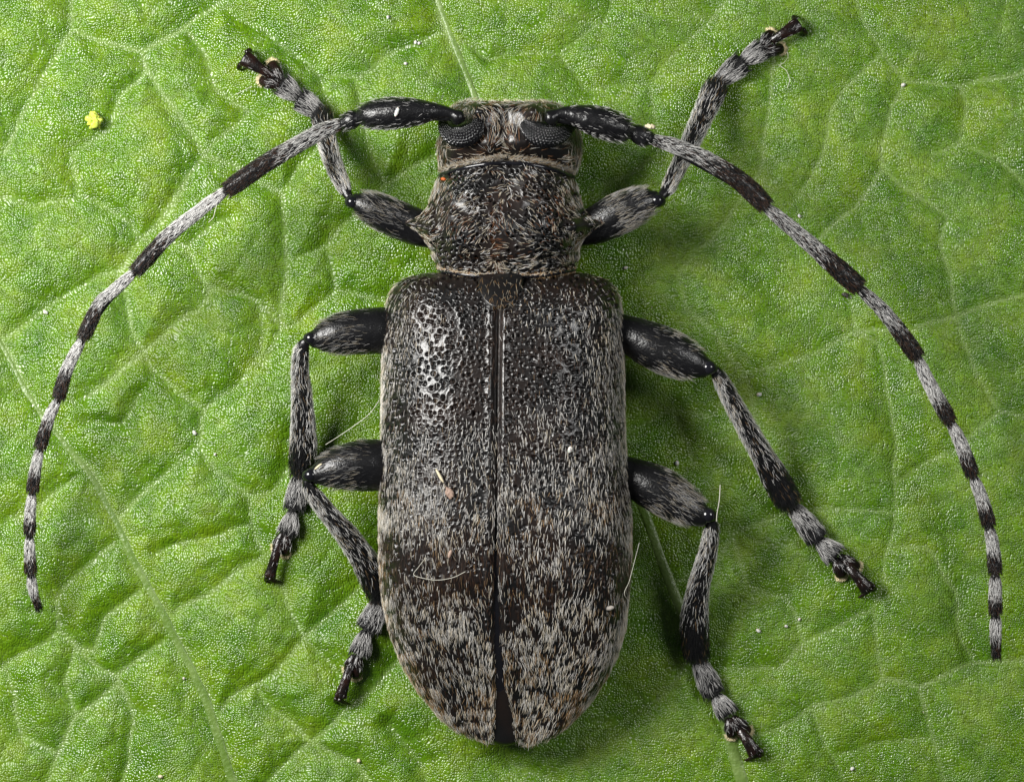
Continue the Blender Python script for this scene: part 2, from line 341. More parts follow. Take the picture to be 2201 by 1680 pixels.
# dark plates just below the suture
Tube([(1066,680,2.72,14),(1066,900,2.86,14),(1066,1100,2.86,15),(1066,1250,2.68,18),(1072,1400,2.05,22),(1080,1500,1.42,26),(1086,1572,.98,24)], n=60, m=14, flat=.35).build('abdomen_ridge', M_shine, beetle)

# --- wing cases
TOPZ, SIDEZ = 3.12, 1.15
Yk  = np.array([586, 600, 620, 660, 760, 900, 1050, 1150, 1250, 1350, 1430, 1500, 1550, 1600])
Hk  = np.array([.55, 1.15, 1.5, 1.72, 1.88, 1.97, 1.98, 1.93, 1.78, 1.42, 1.05, .66, .40, .16])
Bk  = np.array([1.2, 1.15, 1.12, 1.1, 1.1, 1.1, 1.1, 1.1, 1.08, 1.02, .96, .90, .86, .82])
elytra_out = {
 'L': [(586,930),(588,905),(593,885),(600,866),(612,850),(630,838),(655,830),(700,823),(800,821),(900,820),(1000,818),(1100,815),(1200,815),(1250,818),(1290,822),(1360,838),(1430,864),(1490,901),(1545,947),(1570,978),(1582,1003),(1589,1025),(1593,1046)],
 'R': [(586,1240),(588,1262),(593,1282),(602,1306),(615,1320),(640,1332),(690,1340),(800,1341),(900,1342),(960,1345),(1030,1352),(1100,1357),(1200,1357),(1280,1351),(1340,1345),(1400,1330),(1455,1305),(1510,1269),(1560,1221),(1582,1193),(1592,1172),(1597,1150),(1599,1135)]}
elytra_in = {
 'L': [(586,1071),(670,1070),(830,1066.5),(1072,1065),(1203,1062.5),(1335,1064),(1466,1070),(1530,1071.5),(1570,1070.5),(1584,1068),(1593,1056)],
 'R': [(586,1072.5),(670,1071.5),(830,1069),(1072,1067.5),(1203,1068.5),(1335,1071.5),(1466,1081),(1530,1093),(1570,1098),(1586,1102),(1599,1122)]}
ely_surf = {}
def elytron(sd):
    global PYrow
    out = np.array(elytra_out[sd]); inn = np.array(elytra_in[sd]); y0, y1 = 586, out[-1, 0]
    t = np.linspace(0, 1, 470); tt = t+.0
    y = y0+(y1-y0)*(0.5*(t)+0.5*(1-np.cos(np.pi*t))/2)
    # smooth monotone outline
    xo = np.interp(y, out[:, 0], out[:, 1]); xi = np.interp(y, inn[:, 0], inn[:, 1])
    ker = np.hanning(13); ker /= ker.sum(); mid = np.convolve(np.pad(xo, 6, mode='edge'), ker, 'valid'); wgt = smooth(t, .06, .12)*(1-smooth(t, .9, .95)); xo = xo*(1-wgt)+mid*wgt
    H = np.interp(y, Yk, Hk); Bz = np.interp(y, Yk, Bk)
    H = np.convolve(np.pad(H, 8, mode='edge'), np.hanning(17)/np.hanning(17).sum(), 'valid')
    nu = 150; a = np.linspace(0, np.pi/2, 400); e = .74
    f, g = np.sin(a)**e, np.cos(a)**(e*1.05)
    arc = np.concatenate([[0], np.cumsum(np.hypot(np.diff(f)*2.6, np.diff(g)*1.9))]); s = np.linspace(0, arc[-1], nu)
    f, g = np.interp(s, arc, f), np.interp(s, arc, g)
    PX = xi[:, None]+(xo-xi)[:, None]*f[None]; PY = np.repeat(y[:, None], nu, 1); Z = Bz[:, None]+H[:, None]*g[None]
    dxi = np.abs(PX-xi[:, None])
    Z -= .07*np.exp(-(dxi/7)**2)+0*dxi; Z += .035*np.exp(-((dxi-15)/7)**2)
    Z += .06*np.exp(-((PX-(880 if sd == 'L' else 1285))/34)**2-((PY-650)/40)**2)     # shoulder boss
    Z += .09*(fbm(PX, PY, 95, 21, 2)-.5)*smooth(dxi, 5, 40)
    V = P(PX, PY, Z); N = gradn(V); N = N if N[..., 2].mean() > 0 else -N
    PYrow = y
    pt = jgrid(800, 1370, 600, 1600, 13, .36, 3 if sd == 'L' else 4)
    xin = np.interp(pt[:, 1], inn[:, 0], inn[:, 1]); xot = np.interp(pt[:, 1], out[:, 0], out[:, 1])
    fr = (pt[:, 0]-xin)/(xot-xin); keep = (fr > .05) & (fr < .985)
    pr = np.interp(pt[:, 1], [600, 700, 950, 1100, 1250, 1400, 1600], [.9, .95, .9, .65, .6, .45, .3]); keep &= rng.random(len(pt)) < pr
    pt = pt[keep]; sz = np.interp(pt[:, 1], [600, 900, 1200, 1600], [3.5, 3.5, 3.2, 3.0])*rng.uniform(.75, 1.25, len(pt))
    V = pits(V, PX, PY, pt, sz, np.interp(pt[:, 1], [600, 900, 1200, 1600], [.062, .062, .045, .035])*rng.uniform(.6, 1.3, len(pt)), N)
    ely_surf[sd] = (V, PX, PY, N)
    # skirt: inner wall below the suture, outer edge tucked under
    ins = V[:, 0]-np.array([0, 0, .3])*np.minimum(1, H)[:, None]
    sg = 1 if sd == 'L' else -1
    o1 = V[:, -1]+np.array([0, 0, -.22]); o2 = V[:, -1]+np.array([sg*.28, 0, -.36])
    VV = np.concatenate([ins[:, None], V, o1[:, None], o2[:, None]], 1)
    F = gridfaces(VV.shape[0], VV.shape[1]); F = F if sd == 'L' else F[:, ::-1]
    ob = mk('elytron', VV, [F], M_body, beetle)
    # hair coat
    pos, nr, px, py = gsample(V, PX, PY, N, 36000)
    xi_, xo_ = np.interp(py, inn[:, 0], inn[:, 1]), np.interp(py, out[:, 0], out[:, 1]); fr = (px-xi_)/(xo_-xi_)
    pw = np.interp(py, [590, 640, 700, 800, 880, 960, 1040, 1120, 1165, 1200, 1255, 1290, 1330, 1450, 1590], [.03, .08, .14, .13, .14, .18, .28, .35, .27, .08, .08, .36, .64, .72, .74])
    pw = pw+np.where(py < 1180, .22, .06)*smooth(fr, .62, .95)*smooth(py, 620, 720)
    pw = pw-.3*np.exp(-((px-1150)/75)**2-((py-800)/95)**2)-.22*np.exp(-((px-1000)/70)**2-((py-780)/150)**2)
    pw = pw+.3*np.exp(-((px-1160)/30)**2-((py-890)/45)**2)+.2*np.exp(-((px-1190)/50)**2-((py-1230)/60)**2)
    pw = pw*np.clip(np.interp(py, [800, 1050], [-.1, -.4])+np.interp(py, [800, 1050], [2.1, 2.7])*fbm(px, py*.7, 34, 31, 2), .05, 1.5)
    pw = pw+.42*np.exp(-((py-1225)/45)**2)*smooth(fbm(px, py*.8, 40, 57, 2), .54, .68)*1.0
    # hairless dark dashes
    dash = jgrid(800, 1370, 900, 1600, 27, .42, 11 if sd == 'L' else 12); dk = np.zeros(len(px))
    for dx, dy in dash:
        w_, h_ = 11+5*math.sin(dx*3.1+dy), 8.5
        dk = np.maximum(dk, np.exp(-(((px-dx)/w_)**2+((py-dy)/h_)**2)**2))
    dk *= np.interp(py, [900, 1050, 1290, 1590], [.3, .6, .92, .9])
    r = rng.random(len(px)); isw = r < pw*(1-dk)
    pb = np.interp(py, [590, 700, 900, 1150, 1200, 1260, 1300, 1590], [.05, .04, .05, .09, .30, .30, .12, .08]); isb = ~isw & (rng.random(len(px)) < pb*(1-dk*.7))
    edge = smooth(fr, .93, 1.0)
    c = np.where((rng.random(len(px)) < np.interp(py, [600, 900, 1250, 1600], [.35, .2, .3, .5])+edge*.3)[:, None], CREAM*1.0, WHITE*np.array((.92, .90, .87)))
    tanp = .45*np.exp(-((py-1490)/55)**2)*(fbm(px, py, 45, 88, 2) > .52)+.30*(py > 1050)*(fbm(px, py, 30, 89, 2) > .57)+.5*np.exp(-((py-630)/40)**2-((px-1075)/90)**2); c = np.where((rng.random(len(px)) < tanp)[:, None], TAN, c)
    c = np.where(isb[:, None], np.where((rng.random(len(px)) < .10)[:, None], TAN*.6, BROWN*.7), c)
    kp = isw | isb
    dirn = np.zeros((kp.sum(), 3)); dirn[:, 1] = -1; dirn[:, 0] = (1 if sd == 'R' else -1)*(.05-.18*fr[kp])+.5*(fbm(px[kp], py[kp], 55, 51, 2)-.5)
    h = Hairs(); h.add(pos[kp], nr[kp], dirn, np.interp(py[kp], [600, 900, 1300, 1600], [.17, .20, .21, .20]), .0076, c[kp], .24, .11)
    # fringe along the outer edge
    j = rng.integers(20, V.shape[0]-1, 420); q = V[j, -2-rng.integers(0, 8, 420)]; out_d = np.zeros((420, 3)); out_d[:, 0] = -sg*.3; out_d[:, 1] = -1; out_d[:, 2] = -.2
    h.add(q, N[j, -2], out_d, .15, .0095, CREAM*.85, .35, .2)
    h.build('hair_coat', M_hair, ob)
    return ob
elytron('L'); elytron('R')

# --- scutellum
def dome(outline, zc, zedge, mat, name, parent, n=14, slope=0.0):
    o = np.array(outline, float); o = spline(np.concatenate([np.c_[o, np.zeros((len(o), 2))], np.r_[o[0], 0, 0][None]]), 49)[:-1, :2]; c = o.mean(0)
    V = []; 
    for s in np.linspace(.02, 1, n):
        p = c+(o-c)*s; V.append(P(p[:, 0], p[:, 1], zedge+(zc-zedge)*(1-s**2.2)+slope*(p[:, 1]-c[1])/100))
    p = c+(o-c)*.98; V.append(P(p[:, 0], p[:, 1], zedge-.15+slope*(p[:, 1]-c[1])/100)); V = np.stack(V)
    return mk(name, V, [gridfaces(len(V), V.shape[1], True), np.arange(V.shape[1])[::-1][None]], mat, parent), V
sc, scV = dome([(1030,590),(1075,588),(1120,590),(1122,616),(1108,643),(1090,657),(1072,661),(1054,656),(1038,641),(1028,616)], 2.71, 2.64, M_body, 'scutellum', beetle, slope=.66)
h = Hairs(); n = 95; th = rng.uniform(0, 2*np.pi, n); rr = rng.uniform(0, 1, n)**.5
i_ = (2+rr*10.9).astype(int); j_ = rng.integers(0, 48, n); h.add(scV[i_, j_], np.tile((0., .53, .85), (n, 1)), np.tile((0., -1, 0), (n, 1)), .16, .0115, np.where((rng.random(n) < .5)[:, None], TAN*.5, CREAM*.4), .25, .35)
h.build('hair_coat', M_hair, sc)

# --- generic loft for pronotum and head: side tables, centre line
def loft(left, right, cy, zb, H, ns, nr_, e, feats, spine=None):
    l = spline(np.c_[left, np.zeros(len(left)), np.zeros(len(left))], nr_); r = spline(np.c_[right, np.zeros(len(right)), np.zeros(len(right))], nr_)
    k = np.linspace(0, 1, nr_); kk = np.linspace(0, 1, len(cy)); yc = np.interp(k, kk, cy); Hh = np.interp(k, np.linspace(0, 1, len(H)), H); zz = np.interp(k, np.linspace(0, 1, len(zb)), zb)
    sm = lambda q: np.convolve(np.pad(q, 4, mode='edge'), np.ones(9)/9, 'valid')
    Hh[3:-3] = sm(Hh)[3:-3]
    a = np.linspace(-np.pi/2, np.pi/2, 700); f = np.sign(np.sin(a))*np.abs(np.sin(a))**e; g = np.cos(a)**e
    arc = np.concatenate([[0], np.cumsum(np.hypot(np.diff(f)*1.6, np.diff(g)*1.5))]); s = np.linspace(0, arc[-1], ns); f, g, aa = np.interp(s, arc, f), np.interp(s, arc, g), np.interp(s, arc, a)
    xc = (l[:, 0]+r[:, 0])/2; hw = (r[:, 0]-l[:, 0])/2
    PX = xc[:, None]+hw[:, None]*f[None]
    ys = np.where(f[None] < 0, l[:, 1:2], r[:, 1:2]); PY = yc[:, None]+(ys-yc[:, None])*f[None]**2
    Z = zz[:, None]+Hh[:, None]*g[None]
    if spine is not None:
        sl, sr = np.interp(k, np.linspace(0, 1, len(spine[0])), spine[0]), np.interp(k, np.linspace(0, 1, len(spine[1])), spine[1])
        w = np.exp(-((np.abs(aa)-1.22)/.16)**2)[None]
        PX = PX+np.where(aa[None] < 0, -sl[:, None], sr[:, None])*w
    Z = Z+feats(PX, PY)
    return PX, PY, Z

# --- pronotum
pl_ = [(945,374),(937,392),(930,410),(924,430),(919,450),(915,466),(912,480),(910,492),(911,505),(913,517),(919,527),(926,536),(930,552),(936,568),(943,582)]
pr_ = [(1234,378),(1238,392),(1244,412),(1249,432),(1253,448),(1256,463),(1258,477),(1259,489),(1258,503),(1255,514),(1250,525),(1245,536),(1244,552),(1241,567),(1236,580)]
cyk = [347+(p[1]-374)/208*250 for p in pl_]
spl = [0,0,0,1,4,10,23,52,25,9,2,0,0,0,0]; spr = [0,0,0,1,3,8,20,47,21,8,2,0,0,0,0]
def pfeat(X, Y):
    z = .13*np.exp(-((X-1000)/40)**2-((Y-505)/45)**2)+.11*np.exp(-((X-1180)/42)**2-((Y-500)/45)**2)+.10*np.exp(-((X-1010)/45)**2-((Y-405)/32)**2)+.09*np.exp(-((X-1150)/45)**2-((Y-405)/32)**2)
    z = z+.22*np.exp(-((X-922)/17)**2-((Y-494)/17)**2)+.22*np.exp(-((X-1240)/17)**2-((Y-488)/17)**2)
    z = z+.05*np.exp(-((X-1078)/22)**2-((Y-470)/60)**2)-.08*np.exp(-((Y-562+.0006*(X-1080)**2)/8)**2)-.05*np.exp(-((Y-372-.0008*(X-1085)**2)/7)**2)
    return z+.16*(fbm(X, Y, 46, 61, 2)-.5)
PX, PY, Z = loft(pl_, pr_, cyk, [1.0, 1.05, 1.1, 1.1, 1.15, 1.1], [1.28, 1.36, 1.4, 1.46, 1.5, 1.55, 1.58, 1.6, 1.6, 1.58, 1.55, 1.5, 1.42, 1.32, 1.2], 300, 190, .8, pfeat, (spl, spr))
V = P(PX, PY, Z); N = gradn(V); N = N if N[95, 150, 2] > 0 else -N
pt = jgrid(900, 1270, 360, 590, 11.5, .34, 8); ax = np.abs(pt[:, 0]-1085)
dens = .30+.8*np.exp(-((ax-85)/38)**2)+.3*(pt[:, 1] > 540); dens = dens*np.clip(-.1+2.0*fbm(pt[:, 0], pt[:, 1], 50, 71, 2), .15, 1.3); pt = pt[rng.random(len(pt)) < dens]
PYrow = PY[:, 150]
D = np.zeros(V.shape[:2])
for (x, y) in pt:
    d2 = ((PX-x)**2+(PY-y)**2)/(3.5*rng.uniform(.85, 1.2))**2; mk_ = d2 < 9
    D[mk_] += .08*(-np.exp(-d2[mk_]**1.6)+.12*np.exp(-((np.sqrt(d2[mk_])-1.55)/.35)**2))
V = V+N*D[..., None]
skirt0 = V[0]*1; skirt0[:, 2] = np.minimum(skirt0[:, 2]-.35, skirt0[:, 2]); skirt1 = V[-1]*1; skirt1[:, 2] -= .35; skirt1[:, 1] += .15; skirt0[:, 1] -= .15
VV = np.concatenate([skirt0[None], V, skirt1[None]]); fL = VV[:, :1]*1; fL[..., 2] -= .35; fL[..., 0] += .5; fR = VV[:, -1:]*1; fR[..., 2] -= .35; fR[..., 0] -= .5
VV = np.concatenate([fL, VV, fR], 1)
pron = mk('pronotum', VV, [gridfaces(VV.shape[0], VV.shape[1])], M_body, beetle)
pos, nr, px, py = gsample(V, PX, PY, N, 13500)
pw = .24+.34*smooth(np.abs(px-1083), 110, 160)+.45*smooth(py, 545, 575)+.2*np.exp(-((px-1083)/9)**2)
pw = pw*np.clip(-.45+2.7*fbm(px, py, 30, 81, 2), .03, 1.5)
near = np.full(len(px), 1e9)
for (x, y) in pt: near = np.minimum(near, (px-x)**2+(py-y)**2)
pw = np.where(near < 46, pw*.12, pw)
tub = np.exp(-((px-908)/24)**2-((py-494)/15)**2)+np.exp(-((px-1252)/24)**2-((py-489)/14)**2); pw *= 1-.85*np.clip(tub, 0, 1)
isw = rng.random(len(px)) < pw
ptan = .2+.75*np.exp(-((px-1075)/18)**2-((py-515)/36)**2)+.5*np.exp(-((px-985)/26)**2-((py-490)/26)**2)+.5*np.exp(-((px-1185)/26)**2-((py-462)/30)**2)
rt = rng.random(len(px)); c = np.where((rt < ptan)[:, None], np.array((.20, .075, .026)), np.where((rng.random(len(px)) < .6)[:, None], CREAM, WHITE))
isw |= rng.random(len(px)) < .5*(ptan-.12)
ang = fbm(px, py, 60, 91, 2)*5.0-.9; dirn = np.stack([np.cos(ang)+.9*np.sign(1083-px)*smooth(np.abs(px-1083), 0, 50), np.sin(ang)-.35, np.zeros(len(px))], 1)
h = Hairs(); h.add(pos[isw], nr[isw], dirn[isw], .165, .0078, c[isw], .28, .16, .5)
n = 1500; j = rng.integers(3, V.shape[1]-3, n); dd = np.zeros((n, 3)); dd[:, 1] = -1
i = V.shape[0]-1-rng.integers(0, 9, n); dd[:, 0] = .9*(PX[-1, j]-1090)/140
h.add(V[i, j], N[i-3, j], dd, .15, .011, np.where((rng.random(n) < .45)[:, None], CREAM, TAN), .3, .35)
for row, up_, nm in ((1, .03, 'front_rim'), (V.shape[0]-2, .0, 'base_rim')):
    js = np.linspace(14, V.shape[1]-15, 60).astype(int)
    Tube([(PX[row, q], PY[row, q]+(0 if row > 9 else 2), Z[row, q]+up_, 4.5) for q in js], n=140, m=10).build(nm, M_shine, pron)
# cream fringed collar between head and shield
js = np.linspace(10, V.shape[1]-11, 60).astype(int)
ct = Tube([(PX[0, q], PY[0, q]-7, Z[0, q]-.12, 3.5) for q in js], n=140, m=12); ct.build('collar', M_body, pron)
n = 850; p, nrm, T, tt, ph = ct.sample(n, low=.1)
sgn = np.where(tt < .5, -1., 1.)[:, None]; h.add(p, nrm, T*sgn*.9+np.array((0, .6, 0)), .13, .0105, np.where((rng.random(n) < .55)[:, None], CREAM*.6, np.where((rng.random(n) < .4)[:, None], WHITE*.5, np.array((.20, .13, .06)))), .3, .3)
h.build('hair_coat', M_hair, pron)

# --- head
hl = [(1000,216),(978,224),(962,240),(953,262),(947,285),(941,308),(941,330),(944,352),(950,372)]
hr = [(1186,219),(1208,227),(1228,246),(1240,268),(1246,292),(1250,316),(1247,340),(1241,360),(1232,376)]
def hfeat(X, Y):
    z = .30*np.exp(-((X-1026)/22)**2-((Y-232)/26)**2)+.30*np.exp(-((X-1148)/22)**2-((Y-234)/26)**2)-.22*np.exp(-((X-988)/20)**2-((Y-256)/20)**2)-.22*np.exp(-((X-1182)/20)**2-((Y-256)/20)**2)
    z = z-.14*np.exp(-((X-1080)/9)**2)-.12*np.exp(-((X-1083)/40)**2-((Y-262)/30)**2)+.10*np.exp(-((X-1045)/30)**2-((Y-315)/24)**2)+.10*np.exp(-((X-1118)/30)**2-((Y-315)/24)**2)
    return z+.04*(fbm(X, Y, 26, 66, 2)-.5)
PX, PY, Z = loft(hl, hr, [217,226,241,262,284,306,327,346,362], [.9, .95, 1.0, 1.0, 1.0], [.95, 1.2, 1.3, 1.34, 1.34, 1.28, 1.15, .98, .8], 150, 110, .85, hfeat)
V = P(PX, PY, Z); N = gradn(V); N = N if N[50, 75, 2] > 0 else -N
f0 = V[0]*1; f0[:, 2] = f0[:, 2]*.35; f0[:, 1] -= .05; VV = np.concatenate([f0[None]*np.array([.97, 1, 1]), V]); fL = VV[:, :1]*1; fL[..., 2] -= .4; fL[..., 0] += .4; fR = VV[:, -1:]*1; fR[..., 2] -= .4; fR[..., 0] -= .4
VV = np.concatenate([fL, VV, fR], 1)
head = mk('head', VV, [gridfaces(VV.shape[0], VV.shape[1])], M_body, beetle)
pos, nr, px, py = gsample(V, PX, PY, N, 8000)
pw = .24+.12*smooth(np.abs(px-1092), 125, 150); pw = pw-.24*np.exp(-((py-330)/12)**2)*(np.abs(px-1090) < 130)*(np.abs(px-1085) > 55)
pw = pw*np.clip(.35+1.3*fbm(px, py, 22, 33, 2), 0, 1.4)*(1-.9*np.exp(-((px-1080)/7)**2))
for ex, ey, ew, eh in ((990, 278, 44, 24), (1178, 278, 54, 26)): pw = np.where(((px-ex)/ew)**2+((py-ey)/eh)**2 < 1, 0, pw)
isw = rng.random(len(px)) < pw
cx = np.where(px < 1083, 1052, 1112); rad = np.stack([px-cx, -(py-332), np.zeros(len(px))], 1)
rad[py < 262] = np.stack([.5*np.sign(1083-px[py < 262]), -np.ones((py < 262).sum()), np.zeros((py < 262).sum())], 1)
lat = np.abs(px-1092) > 130; rad[lat] = np.stack([.3*np.sign(px[lat]-1092), np.full(lat.sum(), -1.0), np.zeros(lat.sum())], 1)
ptan = .22+.6*np.exp(-((px-1040)/22)**2-((py-315)/16)**2)+.6*np.exp(-((px-1112)/22)**2-((py-312)/18)**2)
c = np.where((rng.random(len(px)) < ptan)[:, None], np.array((.24, .11, .045)), np.where((rng.random(len(px)) < .7)[:, None], CREAM*.8, WHITE*.85))
h = Hairs(); h.add(pos[isw], nr[isw], norm(rad[isw]), .21, .0085, c[isw], .35, .22, .5)
n = 50; j = rng.integers(20, V.shape[1]-20, n); i = rng.integers(0, 6, n); h.add(V[i, j], N[i+2, j], np.stack([.6*np.sign(1083-PX[0, j]), .8+0*j, 0*j], 1), .15, .0115, CREAM, .5, .35)
h.build('hair_coat', M_hair, head)
def eye(path):
    t = Tube(path, n=230, m=150, flat=.8)
    a = np.linspace(0, 2*np.pi, t.m, endpoint=False)[None]; ln = np.concatenate([[0], np.cumsum(np.linalg.norm(np.diff(t.C, axis=0), axis=1))])[:, None]
    sp = .06; v = a*np.max(t.R)/sp; u = ln/sp+0*a; row = np.round(v); uu = u+.5*(row % 2); d = np.hypot((uu-np.round(uu))*1.0, v-row)
    nrm = norm(t.V-t.C[:, None]); t.V = t.V+nrm*(.032*np.sqrt(np.clip(1-(d/.55)**2, 0, 1)))[..., None]
    return t.build('eye', M_eye, head)
eye([(951,262,2.05,7),(957,278,2.16,12),(972,291,2.24,18),(997,293,2.30,22),(1018,281,2.34,20),(1030,262,2.35,9)])
eye([(1126,266,2.37,9),(1140,278,2.37,19),(1160,289,2.35,24),(1185,292,2.29,23),(1209,284,2.2,17),(1229,269,2.06,9)])

# --- antennae
def antenna(scape, pedicel, segs, inner):
    """segs: list of (points (px,py,z), r0, r1, start of the dark part 0..1)"""
    core = [scape[1], scape[-1], pedicel[-1]]+[(*s_[0][-1], s_[1]) for s_ in segs[:-1]]
    ant = Tube([(x, y, z, 6 if k_ > 1 else 8) for k_, (x, y, z, *_r) in enumerate(core)], n=120, m=10).build('antenna', M_limb, beetle)
    H_ = Hairs()
    t = Tube(scape, n=60, m=28, rough=.012, seed=1); t.build('scape', M_limb, ant)
    p, nrm, T, tt, ph = t.sample(520, t0=.22, t1=.98); cw = rng.random(520) < np.where(np.abs(np.cos(ph)) > .72, .7, .16)*np.where(tt > .85, .4, 1)
    H_.add(p, nrm, T, .15, .0095, np.where(cw[:, None], GREY*1.15, BLACK*2), .3, .2)
    t = Tube(pedicel, n=20, m=20); t.build('pedicel', M_limb, ant); p, nrm, T, tt, ph = t.sample(90); H_.add(p, nrm, T, .10, .010, np.where((rng.random(90) < .3)[:, None], GREY, BLACK*2), .35, .2)
    for pts, r0, r1, dk in segs:
        n_ = len(pts); ctrl = []
        for k_, q in enumerate(pts):
            u = k_/(n_-1); ctrl.append((*q, r0+(r1-r0)*u))
        c = spline(ctrl, 9); u = np.linspace(0, 1, 9)
        c[:, 3] = (r0+(r1-r0)*smooth(u, .15, .95))*np.interp(u, [0, .06, .2, .9, 1], [.72, .92, 1, 1.04, .88])
        t = Tube(c, n=30, m=18, rough=.008, seed=2, ck=.4); t.build('flagellum_segment', M_limb, ant)
        Lg = np.linalg.norm(np.diff(t.C, axis=0), axis=1).sum(); n = int(950*Lg*max(r0, r1)/14)+160
        p, nrm, T, tt, ph = t.sample(n, low=-.6)
        wh = rng.random(n) < (1-smooth(tt+rng.normal(0, .06, n), dk-.08, dk+.08))*.8
        # flagellum nearest the scape carries sparser grey hair
        base = WHITE*1.08 if r1 < 16.5 else WHITE*.92
        thin = rng.random(n) < (1.0 if r1 < 16.5 else .4); kp = thin | ~wh
        wh = wh[kp]; col = np.where(wh[:, None], base, np.where((rng.random(kp.sum()) < .3)[:, None], BROWN*.8, np.where((rng.random(kp.sum()) < .06)[:, None], GREY*.45, BLACK)))
        H_.add(p[kp], nrm[kp], T[kp], np.where(wh, .18, .12), np.where(wh, .0082, .009), col, np.where(wh, .22, .38), .13)
        # long dark bristles on the inner side
        nb = max(3, int(4*Lg)); p, nrm, T, tt, ph = t.sample(nb, t0=.1, t1=.98)
        sd_ = t.side[len(t.C)//2]*inner; p = p*0; a_ = (3+rng.random(nb)*(len(t.C)-7)).astype(int)
        p = t.C[a_]+sd_*t.R[a_][:, None]*.9; H_.add(p, np.tile(sd_, (nb, 1)), t.T[a_], .26, .008, BLACK*1.5, 1.0, .15, .2)
    H_.build('antenna_hair', M_hair, ant)
    return ant
def segpts(*p): return [tuple(q) for q in p]
antenna([(994,256,2.45,8),(986,253,2.5,17),(971,245,2.52,12),(945,240,2.5,16),(905,241,2.47,27),(858,243,2.42,34),(815,246,2.36,33),(788,249,2.33,27),(775,251,2.31,18)],
        [(773,252,2.3,15),(760,256,2.28,20),(747,262,2.26,19),(738,265,2.25,15)],
        [(segpts((738,265,2.25),(700,279,2.24),(644,309,2.22),(570,352,2.17),(489,408,2.1)), 16, 17.5, .5),
         (segpts((488,408,2.1),(425,456,2.05),(365,504,1.98),(292,582,1.88)), 12, 15, .60),
         (segpts((291,583,1.88),(250,620,1.8),(216,652,1.74),(179,724,1.66)), 11, 14, .55),
         (segpts((178,726,1.66),(158,765,1.6),(143,797,1.55),(126,854,1.46)), 10.5, 13, .53),
         (segpts((126,855,1.46),(107,895,1.38),(87,959,1.27)), 10, 12.5, .48),
         (segpts((87,960,1.27),(77,1005,1.18),(70,1054,1.08)), 9.5, 12, .54),
         (segpts((70,1055,1.08),(65,1100,.99),(63.6,1146,.9)), 9.5, 11.5, .60),
         (segpts((63.6,1147,.9),(64,1185,.8),(66,1229,.7)), 9.5, 11.5, .56),
         (segpts((66,1230,.7),(71,1265,.6),(78,1290,.5),(83,1306,.42)), 9.5, 6, .55)], -1)
antenna([(1176,257,2.45,8),(1183,254,2.5,19),(1199,245,2.52,12),(1222,245,2.5,18),(1262,255,2.46,30),(1295,264,2.42,34),(1325,274,2.37,31),(1345,281,2.33,25),(1354,283,2.31,17)],
        [(1355,283,2.3,15),(1368,287,2.28,20),(1383,294,2.26,21),(1396,298,2.25,16)],
        [(segpts((1396,298,2.25),(1440,311,2.25),(1506,337,2.23),(1590,389,2.18),(1645,441,2.12)), 15, 19, .52),
         (segpts((1644,443,2.12),(1705,494,2.06),(1760,541,2.0),(1845,616,1.9)), 14, 19.5, .60),
         (segpts((1845,618,1.9),(1890,660,1.83),(1922,697,1.78),(1971,765,1.68)), 13, 16.5, .6),
         (segpts((1971,767,1.68),(1998,825,1.6),(2041,903,1.48)), 12.5, 15, .66),
         (segpts((2041,905,1.48),(2062,945,1.4),(2090,1019,1.28)), 12, 14, .58),
         (segpts((2090,1021,1.28),(2108,1065,1.2),(2125,1125,1.08)), 11.5, 14, .58),
         (segpts((2125,1127,1.08),(2134,1175,1.0),(2139,1228,.9)), 11.5, 13.5, .54),
         (segpts((2139,1230,.9),(2139,1275,.8),(2140,1316,.72)), 11.5, 13, .55),
         (segpts((2140,1318,.72),(2140,1360,.62),(2141,1395,.52),(2142,1411,.46)), 11.5, 8, .5)], 1)

